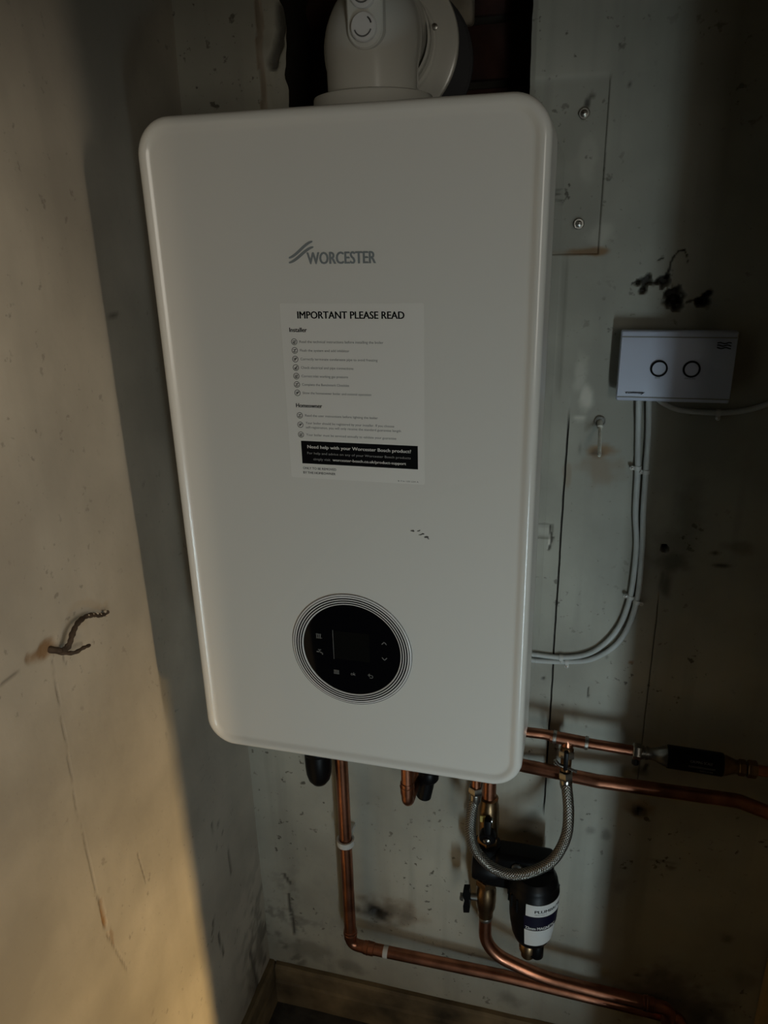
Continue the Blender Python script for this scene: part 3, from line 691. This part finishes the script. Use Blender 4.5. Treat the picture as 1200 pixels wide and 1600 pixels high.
for k in range(20):
    a = 2 * PI * k / 20
    if a < 1.6 or a > 2 * PI - .35: continue
    c = Vector((.216 + .0402 * math.sin(a), .222 - .0402 * math.cos(a), 0)); rp.box((c.x - .0015, c.y - .0015, -.395), (c.x + .0015, c.y + .0015, -.371))
rp.obj('grip_rib', M['black'], t, False)
G().rev((.188, .2255, -.343), (0, -1, .25), [(.0090, 0), (.0090, .004), (.0078, .0055), (.0040, .0060), (.0030, .0085)], 24).obj('bleed_screw', M['chrome'], t)
def curved_label(name, cx, cy, r0, r1, a0, a1, z0, z1, m, parent, th=.0005):
    g = G(); rings = []
    for i in range(25):
        a = a0 + (a1 - a0) * i / 24; n = Vector((math.sin(a), -math.cos(a), 0)); c = Vector((cx, cy, 0))
        rings.append([c + n * r0 + Vector((0, 0, z0)), c + n * (r0 + th) + Vector((0, 0, z0)), c + n * (r1 + th) + Vector((0, 0, z1)), c + n * r1 + Vector((0, 0, z1))])
    g.loft(rings); return g.obj(name, m, parent)
l1 = curved_label('label', .216, .222, .0402, .0402, -.24, 1.45, -.3910, -.3680, M['label'], t)
text('label_lettering', 'PLUMBRITE', .10, -.3830, 0, .0058, M['ink'], l1, width=.050, bold=.03, wrap=(.216, .222, .0408))
text('label_lettering', 'PROTECT', .12, -.3875, 0, .0022, M['ink_soft'], l1, width=.020, wrap=(.216, .222, .0408))
l2 = curved_label('blue_label', .216, .222, .0378, .0398, -.30, 1.35, -.4215, -.3925, M['label_blue'], t)
text('label_lettering', '22mm MAGNETIC', -.24, -.4195, 0, .0058, M['label'], l2, width=.052, bold=.03, wrap=(.216, .222, .0391))
curved_label('label', .216, .222, .0328, .0377, -.28, 1.25, -.4600, -.4225, M['label'], t)
G().rev((.212, .212, -.476), (0, 0, -1), [(.0130, 0), (.0145, .002), (.0145, .018), (.0110, .021), (.0110, .032), (.0060, .037)], 24).obj('drain_plug', M['brass'], t)
G().rev((.2265, .209, -.474), (0, 0, -1), [(.010, 0), (.0110, .004), (.0110, .026), (.008, .030)], 20).obj('drain_cap', M['black'], t)

t = thing('isolation_valve', 'brass isolation valve with black butterfly handle at its left, below the filter head', 'valve', (VX, VY, -.49))
hexnut((VX, VY, -.4004), (0, 0, -1), .0185, .0116, M['brass'], t)
G().rev((VX, VY, -.410), (0, 0, -1), [(.0150, 0), (.0150, .008), (.0168, .014), (.0172, .034), (.0160, .052), (.0130, .062), (.0128, .072)], 32).obj('body', M['brass'], t)
G().rev((VX, VY, -.4805), (0, 0, -1), [(.0118, 0), (.0124, .001), (.0124, .008), (.0113, .010)], 24, cap=False).obj('solder_ring', M['solder'], t)
G().rev((.124, .245, -.441), (-1, -.1, 0), [(.0062, 0), (.0062, .012), (.0045, .014), (.0045, .030)], 20).obj('stem', M['chrome'], t)
hb = G(); ring = []
for y in (0, 1):
    pass
out = [(-.006, .024), (.004, .026), (.0055, .012), (.0040, .004), (.0055, -.010), (.0048, -.024), (-.005, -.026), (-.0060, -.012), (-.0035, 0), (-.0070, .012)]
hb.loft([[Vector((.1065 + a, .234 + y, -.4435 + b)) for a, b in out] for y in (0, .012)]); hb.obj('butterfly_handle', M['black'], t, False)
G().rev((.1000, .240, -.443), (-1, 0, 0), [(.0055, 0), (.0055, .004), (.003, .006)], 16).obj('handle_nut', M['chrome'], t)

# filling loop
t = thing('braided_hose', 'braided steel filling hose looping in a U below the right corner of the boiler', 'hose', (.19, .2, -.33))
hp = [(.1205, .205, -.198), (.1165, .203, -.225), (.1150, .201, -.262), (.1240, .200, -.296), (.1500, .199, -.3235), (.183, .198, -.3300), (.216, .199, -.3150), (.243, .202, -.2890), (.2590, .210, -.249), (.2600, .224, -.212), (.2545, .240, -.178)]
G().tube(spline(hp, 14), .0083, 28).obj('braid', M['braid'], t)
for o_, ax in (((.1212, .2055, -.178), (-.02, 0, -1)), ((.2520, .2455, -.158), (.08, -.12, -1))):
    n = Vector(ax).normalized(); o_ = Vector(o_)
    hexnut(o_, ax, .0112, .013, M['chrome'], t); G().rev(o_ + n * .012, ax, [(.0095, 0), (.0098, .002), (.0092, .012), (.0088, .015)], 24).obj('ferrule', M['chrome'], t)
G().tube([(.1215, .206, -.180), (.1225, .207, .002)], .0075, 20).obj('copper_tail', M['copper'], t)
t = thing('filling_valve', 'small dark valve with a chrome wing lever between the copper tee and the braided hose', 'valve', (.2515, .258, -.13))
G().rev((.2515, .259, -.122), (0, -.25, -1), [(.0085, 0), (.0105, .003), (.0110, .010), (.0085, .014), (.0080, .034), (.0095, .038)], 24).obj('body', M['brass'], t)
hexnut((.2515, .257, -.127), (0, -.25, -1), .0128, .012, M['chrome'], t)
G().bbox((.2475, .238, -.152), (.2545, .247, -.120), .002).obj('spindle', M['black'], t)
wl = G()
for s in (-1, 1):
    q = [Vector((.2515, .243, -.148)), Vector((.2515 + s * .010, .241, -.1475 - .003 * s)), Vector((.2515 + s * .0165, .240, -.1440 - .008 * s))]
    wl.tube(spline(q, 5), .0026, 10)
wl.obj('wing_lever', M['chrome'], t)

# inline unit on the right
t = thing('inline_scale_inhibitor', 'black cylindrical inline unit with chrome ends on the upper right pipe', 'inline filter', (.43, .262, -.118))
ax = Vector((1, 0, -.020)).normalized(); o0 = Vector((.346, .262, -.1165))
hexnut(o0, ax, .0125, .012, M['chrome'], t, 'compression_nut'); 
G().rev(o0 + Vector((.005, -.002, -.010)), (0, 0, -1), [(.0055, 0), (.0055, .010), (.0035, .012)], 14).obj('drain_spigot', M['black'], t)
G().rev(o0, ax, [(.0078, .010), (.0102, .012), (.0102, .015), (.0086, .0155), (.0086, .0175), (.0102, .018), (.0102, .021), (.0086, .0215), (.0086, .0285), (.0120, .037), (.0150, .044), (.0158, .050)], 32).obj('reducer', M['chrome'], t)
G().rev(o0, ax, [(.0150, .0470), (.0166, .0480), (.0170, .0500), (.0170, .122), (.0166, .124), (.0150, .1245)], 40).obj('sleeve', M['black'], t)
G().rev(o0, ax, [(.0158, .123), (.0150, .128), (.0120, .136), (.0100, .141), (.0100, .146)], 32).obj('reducer', M['brass'], t)
hexnut(o0 + ax * .145, ax, .0120, .010, M['brass'], t, 'compression_nut'); hexnut(o0 + ax * .157, ax, .0128, .013, M['brass'], t, 'compression_nut')
def cyl_text(body, s0, up, h, w, m, parent, bold=0.02):
    """lettering on the sleeve: runs along the pipe, bent round it"""
    o = text('sleeve_lettering', body, 0, 0, 0, h, m, parent, width=w, bold=bold); me = o.data
    for v in me.vertices:
        ph = up + v.co.z / .0172; c = o0 + ax * (s0 + v.co.x); v.co = c + Vector((0, -math.cos(ph), math.sin(ph))) * .01725
    return o
cyl_text('CALMAG SCALE', .078, .42, .0036, .030, M['glyph'], t); cyl_text('REDUCER', .092, -.35, .0030, .018, M['glyph'], t)
g = G()
for k in range(2):
    ph = .12 - k * .1
    c = [o0 + ax * s + Vector((0, -math.cos(ph), math.sin(ph))) * .0171 for s in (.076, .112)]; g.tube(c, .0003, 6)
g.obj('sleeve_line', M['glyph'], t)
p6 = pipe('copper_pipe', 'dark short copper pipe leaving the black inline unit at the right edge', [('pipe_run', [tuple(o0 + ax * .160), (.560, .262, -.1215), (.6195, .262, -.1265)], .04)], .0078)

# ------------------------------------------------------------------ switch box and cables
t = thing('control_box', 'white rectangular control box with two round buttons on the back wall', 'control box', (.349, YB, .449))
BX0, BX1, BZ0, BZ1 = .2805, .4165, .4045, .4930
G().bbox((BX0 + .006, .2900, BZ0 + .004), (BX1 - .004, YB + .002, BZ1 - .004), .002).obj('back_box', M['boxback'], t)
g = G(); g.loft([rrect(BX0, BX1, BZ0, BZ1, .003, i, y, 4) for i, y in ((.001, .292), (0, .290), (0, .2815), (.0012, .2795), (.0025, .2790))]); g.obj('faceplate', M['box'], t)
g = G(); rings = []
for zz in (BZ0 + .0052, BZ1 - .0078):
    G().box((BX0 + .0015, .2784, zz - .0006), (BX1 - .0015, .2800, zz + .0006)).obj('groove', M['boxback'], t, False)
for i in range(17):                                    # slightly domed raised front
    u = i / 16; z = BZ0 + .0060 + (BZ1 - BZ0 - .0148) * u; y = .2790 - .0022 * math.sin(PI * u) ** .5
    rings.append([Vector((BX0 + .0006, .2800, z)), Vector((BX0 + .0012, y, z)), Vector((BX1 - .0012, y, z)), Vector((BX1 - .0006, .2800, z))])
g.loft(rings); cv = g.obj('cover', M['box'], t)
for bx, w in ((.3290, 'BOX'), (.3672, 'MANUAL')):
    G().rev((bx, .2800, .4470), (0, -1, 0), [(.0083, 0), (.0083, .0042), (.0080, .0045)], 40).obj('button', M['box'], t)
    G().rev((bx, .2790, .4470), (0, -1, 0), [(.0082, .0015), (.0082, .0046), (.0103, .0042), (.0104, .0015)], 40, cap=False).obj('button_ring', M['ring'], t)
    text('button_lettering', w, bx - .0005, .4345, .2764, .0018, M['ink_soft'], t, align='CENTER', width=.0060 if w == 'BOX' else .0125)
text('box_lettering', 'comney', .2915, .4145, .2768, .0034, M['ink'], t, width=.0235, shear=.35, bold=.03)
g = G()
for k in range(3):
    z = .4790 - k * .0030; strip(g, [(.3935 + .0007 * i, z + .0006 * math.sin(i * .42 + k)) for i in range(23)], .0013, .2770)
g.obj('wave_emblem', M['ink'], t, False)

CABLES = [
 ('cable', 'white cable, inner of the two curving from the control box to the boiler', [(.172, .306, .0020), (0.1906, 0.3060, 0.0024), (0.2366, 0.3060, 0.0028), (0.2779, 0.3060, 0.0171), (0.3097, 0.3060, 0.0578), (0.3239, 0.3060, 0.1118), (0.3261, 0.3060, 0.1872), (0.3202, 0.3060, 0.2444), (0.3174, 0.3060, 0.3043), (0.3139, 0.3060, 0.3532), (0.3100, 0.3020, 0.4039)]),
 ('cable', 'white cable, outer of the two curving from the control box to the boiler', [(.172, .306, -.010), (0.1911, 0.3060, -0.0088), (0.2389, 0.3060, -0.0047), (0.2805, 0.3060, 0.0064), (0.3163, 0.3060, 0.0426), (0.3333, 0.3060, 0.1056), (0.3337, 0.3060, 0.1878), (0.3302, 0.3060, 0.2451), (0.3281, 0.3060, 0.3049), (0.3268, 0.3060, 0.3537), (0.3226, 0.3020, 0.4043)])]
for nm, lb, pts in CABLES: tag(G().tube(spline(pts, 10), .0038, 14).obj(nm, M['cable']), lb, 'cable')
tag(G().tube(spline([(0.3319, 0.3000, 0.4050), (0.3441, 0.3040, 0.3961), (0.3647, 0.3060, 0.3887), (0.4074, 0.3060, 0.3868), (0.4374, 0.3060, 0.3903), (0.4659, 0.3060, 0.4003), (.50, .306, .418), (.56, .306, .45)], 10), .0036, 14).obj('cable', M['cable']),
    'single white cable running right from under the control box out of the picture', 'cable')
def clip_obj(lb, c, d, side, group=None):
    """round cable clip: saddle over the cable and a pin"""
    c = Vector(c); d = Vector(d).normalized(); n = Vector((0, -1, 0)); s = d.cross(n).normalized() * side
    t = thing('cable_clip', lb, 'clip', (c.x, YB, c.z), group); rg = []
    for i in range(13):
        a = -PI / 2 + PI * i / 12; q = s * math.sin(a) + n * math.cos(a)
        rg.append([c + q * .0037 - d * .0028, c + q * .0052 - d * .0028, c + q * .0052 + d * .0028, c + q * .0037 + d * .0028])
    g = G().loft(rg); o = c + s * .0068; g.rev(o + Vector((0, .003, 0)), (0, -1, 0), [(.0030, 0), (.0030, .006)], 12); g.obj('saddle', M['clip'], t)
    G().rev(o + Vector((0, -.0025, 0)), (0, -1, 0), [(.0016, 0), (.0018, .0012), (.0008, .0018)], 10).obj('pin', M['steel'], t)
clip_obj('white clip on the inner cable, upper pair below the control box', (0.3171, 0.3060, 0.3079), (0, 0, 1), -1)
clip_obj('white clip on the outer cable, upper pair below the control box', (0.3282, 0.3060, 0.3031), (0, 0, 1), -1)
clip_obj('white clip on the inner cable, halfway down the curve', (0.3246, 0.3060, 0.1139), (.3, 0, 1), -1)
clip_obj('white clip on the outer cable, halfway down the curve', (0.3340, 0.3060, 0.1077), (.3, 0, 1), 1)
clip_obj('white clip on the inner cable, nearest the boiler', (0.2338, 0.3060, 0.0024), (1, 0, 0), 1)
clip_obj('white clip on the outer cable, nearest the boiler', (0.2427, 0.3060, -0.0042), (1, 0, 0), 1)
clip_obj('white clip on the single cable right of the control box', (0.4090, 0.3060, 0.3869), (1, 0, .03), 1)

# ------------------------------------------------------------------ screws and scraps on the walls
for lb, (x, z) in (('round-headed screw with washer in the wall patch, upper one', (.2185, .7420)), ('round-headed screw with washer in the wall patch, lower one', (.2200, .6190))):
    t = thing('screw', lb, 'screw', (x, YB, z))
    G().rev((x, YB + .004, z), (0, -1, 0), [(.0066, 0), (.0066, .0045), (.0058, .0052)], 24).obj('washer', M['steel'], t)
    G().rev((x, YB + .001, z), (0, -1, 0), [(.0040, 0), (.0042, .0030), (.0036, .0050), (.0020, .0060)], 18).obj('head', M['steel'], t)
    G().box((x - .0028, YB - .0053, z - .0004), (x + .0028, YB - .0048, z + .0004)).obj('slot', M['ring'], t, False)
t = thing('long_screw', 'long pale screw sagging out of a plug in the wall, left of the cables', 'screw', (.264, YB, .369))
G().rev((.2640, YB + .003, .3690), (0, -1, 0), [(.0074, 0), (.0074, .0045), (.0058, .0055), (.0052, .0040)], 24).obj('wall_plug', M['boxback'], t)
g = G(); pr = [(.0038, 0), (.0040, .010)]
for k in range(16): pr += [(.0020, .012 + k * .0030), (.0026, .0135 + k * .0030)]
g.rev((.2640, YB - .001, .3690), (.02, -1, -.64), pr + [(.0018, .062)], 14); g.obj('shank', M['pinplug'], t)
t = thing('frayed_wire', 'frayed brown wire stub poking from a chipped hole in the left wall', 'wire', (XL, -.128, .193))
X_ = XL + .006
s1 = spline([(XL - .004, -.116, .190), (X_ + .003, -.110, .187), (X_ + .010, -.1065, .193), (X_ + .011, -.099, .203), (X_ + .009, -.086, .2085), (X_ + .006, -.068, .2070), (X_ + .004, -.052, .2010), (X_ + .002, -.038, .1930), (X_, -.027, .1885), (X_, -.0215, .1880), (X_ + .003, -.024, .1905)], 8)
G().tube(s1, .003, 10, rfun=lambda q: .0036 * (1 - .42 * q) * (1 + .10 * math.sin(q * 47) + .12 * math.sin(q * 113))).obj('strand', M['wire'], t)
s2 = spline([(XL - .004, -.116, .189), (X_ + .003, -.1095, .1835), (X_ + .012, -.1025, .1810), (X_ + .014, -.090, .1800), (X_ + .012, -.0765, .1755)], 8)
G().tube(s2, .0024, 10, rfun=lambda q: .0027 * (1 - .3 * q) * (1 + .15 * math.sin(q * 35))).obj('strand', M['wire'], t)
random.seed(11)
for k in range(7):
    q = s1[int(len(s1) * (.52 + .065 * k))]; G().rev(q + Vector((.001, random.uniform(-.002, .002), random.uniform(-.002, .003))), (1, random.random(), random.random()), [(.0005, -.0016), (.0022, 0), (.0006, .0022)], 6).obj('plaster_crumb', M['wire_pale'], t, False)
# lump of plaster hanging on the broken edge
# rubble on the floor behind
random.seed(5)
for k in range(16):
    x = random.uniform(-.06, .30); y = random.uniform(.20, .285); s = random.uniform(.005, .013)
    bm = bmesh.new(); bmesh.ops.create_icosphere(bm, subdivisions=2, radius=s)
    for v in bm.verts: v.co *= 1 + .5 * noise.noise(v.co * 120 + Vector((k, 0, 0))); v.co.z = max(v.co.z * .7, -s * .5)
    for v in bm.verts: v.co += Vector((x, y, ZF + s * .5))
    bm.verts.index_update(); o = G().add([v.co for v in bm.verts], [[v.index for v in f.verts] for f in bm.faces]).obj('stone_chip', M['plaster'] if k % 3 else M['wire_pale'], smooth=False); bm.free()
    tag(o, 'small pale stone chip lying on the dark floor by the back skirting', 'chip', 'stone chips on the cupboard floor')
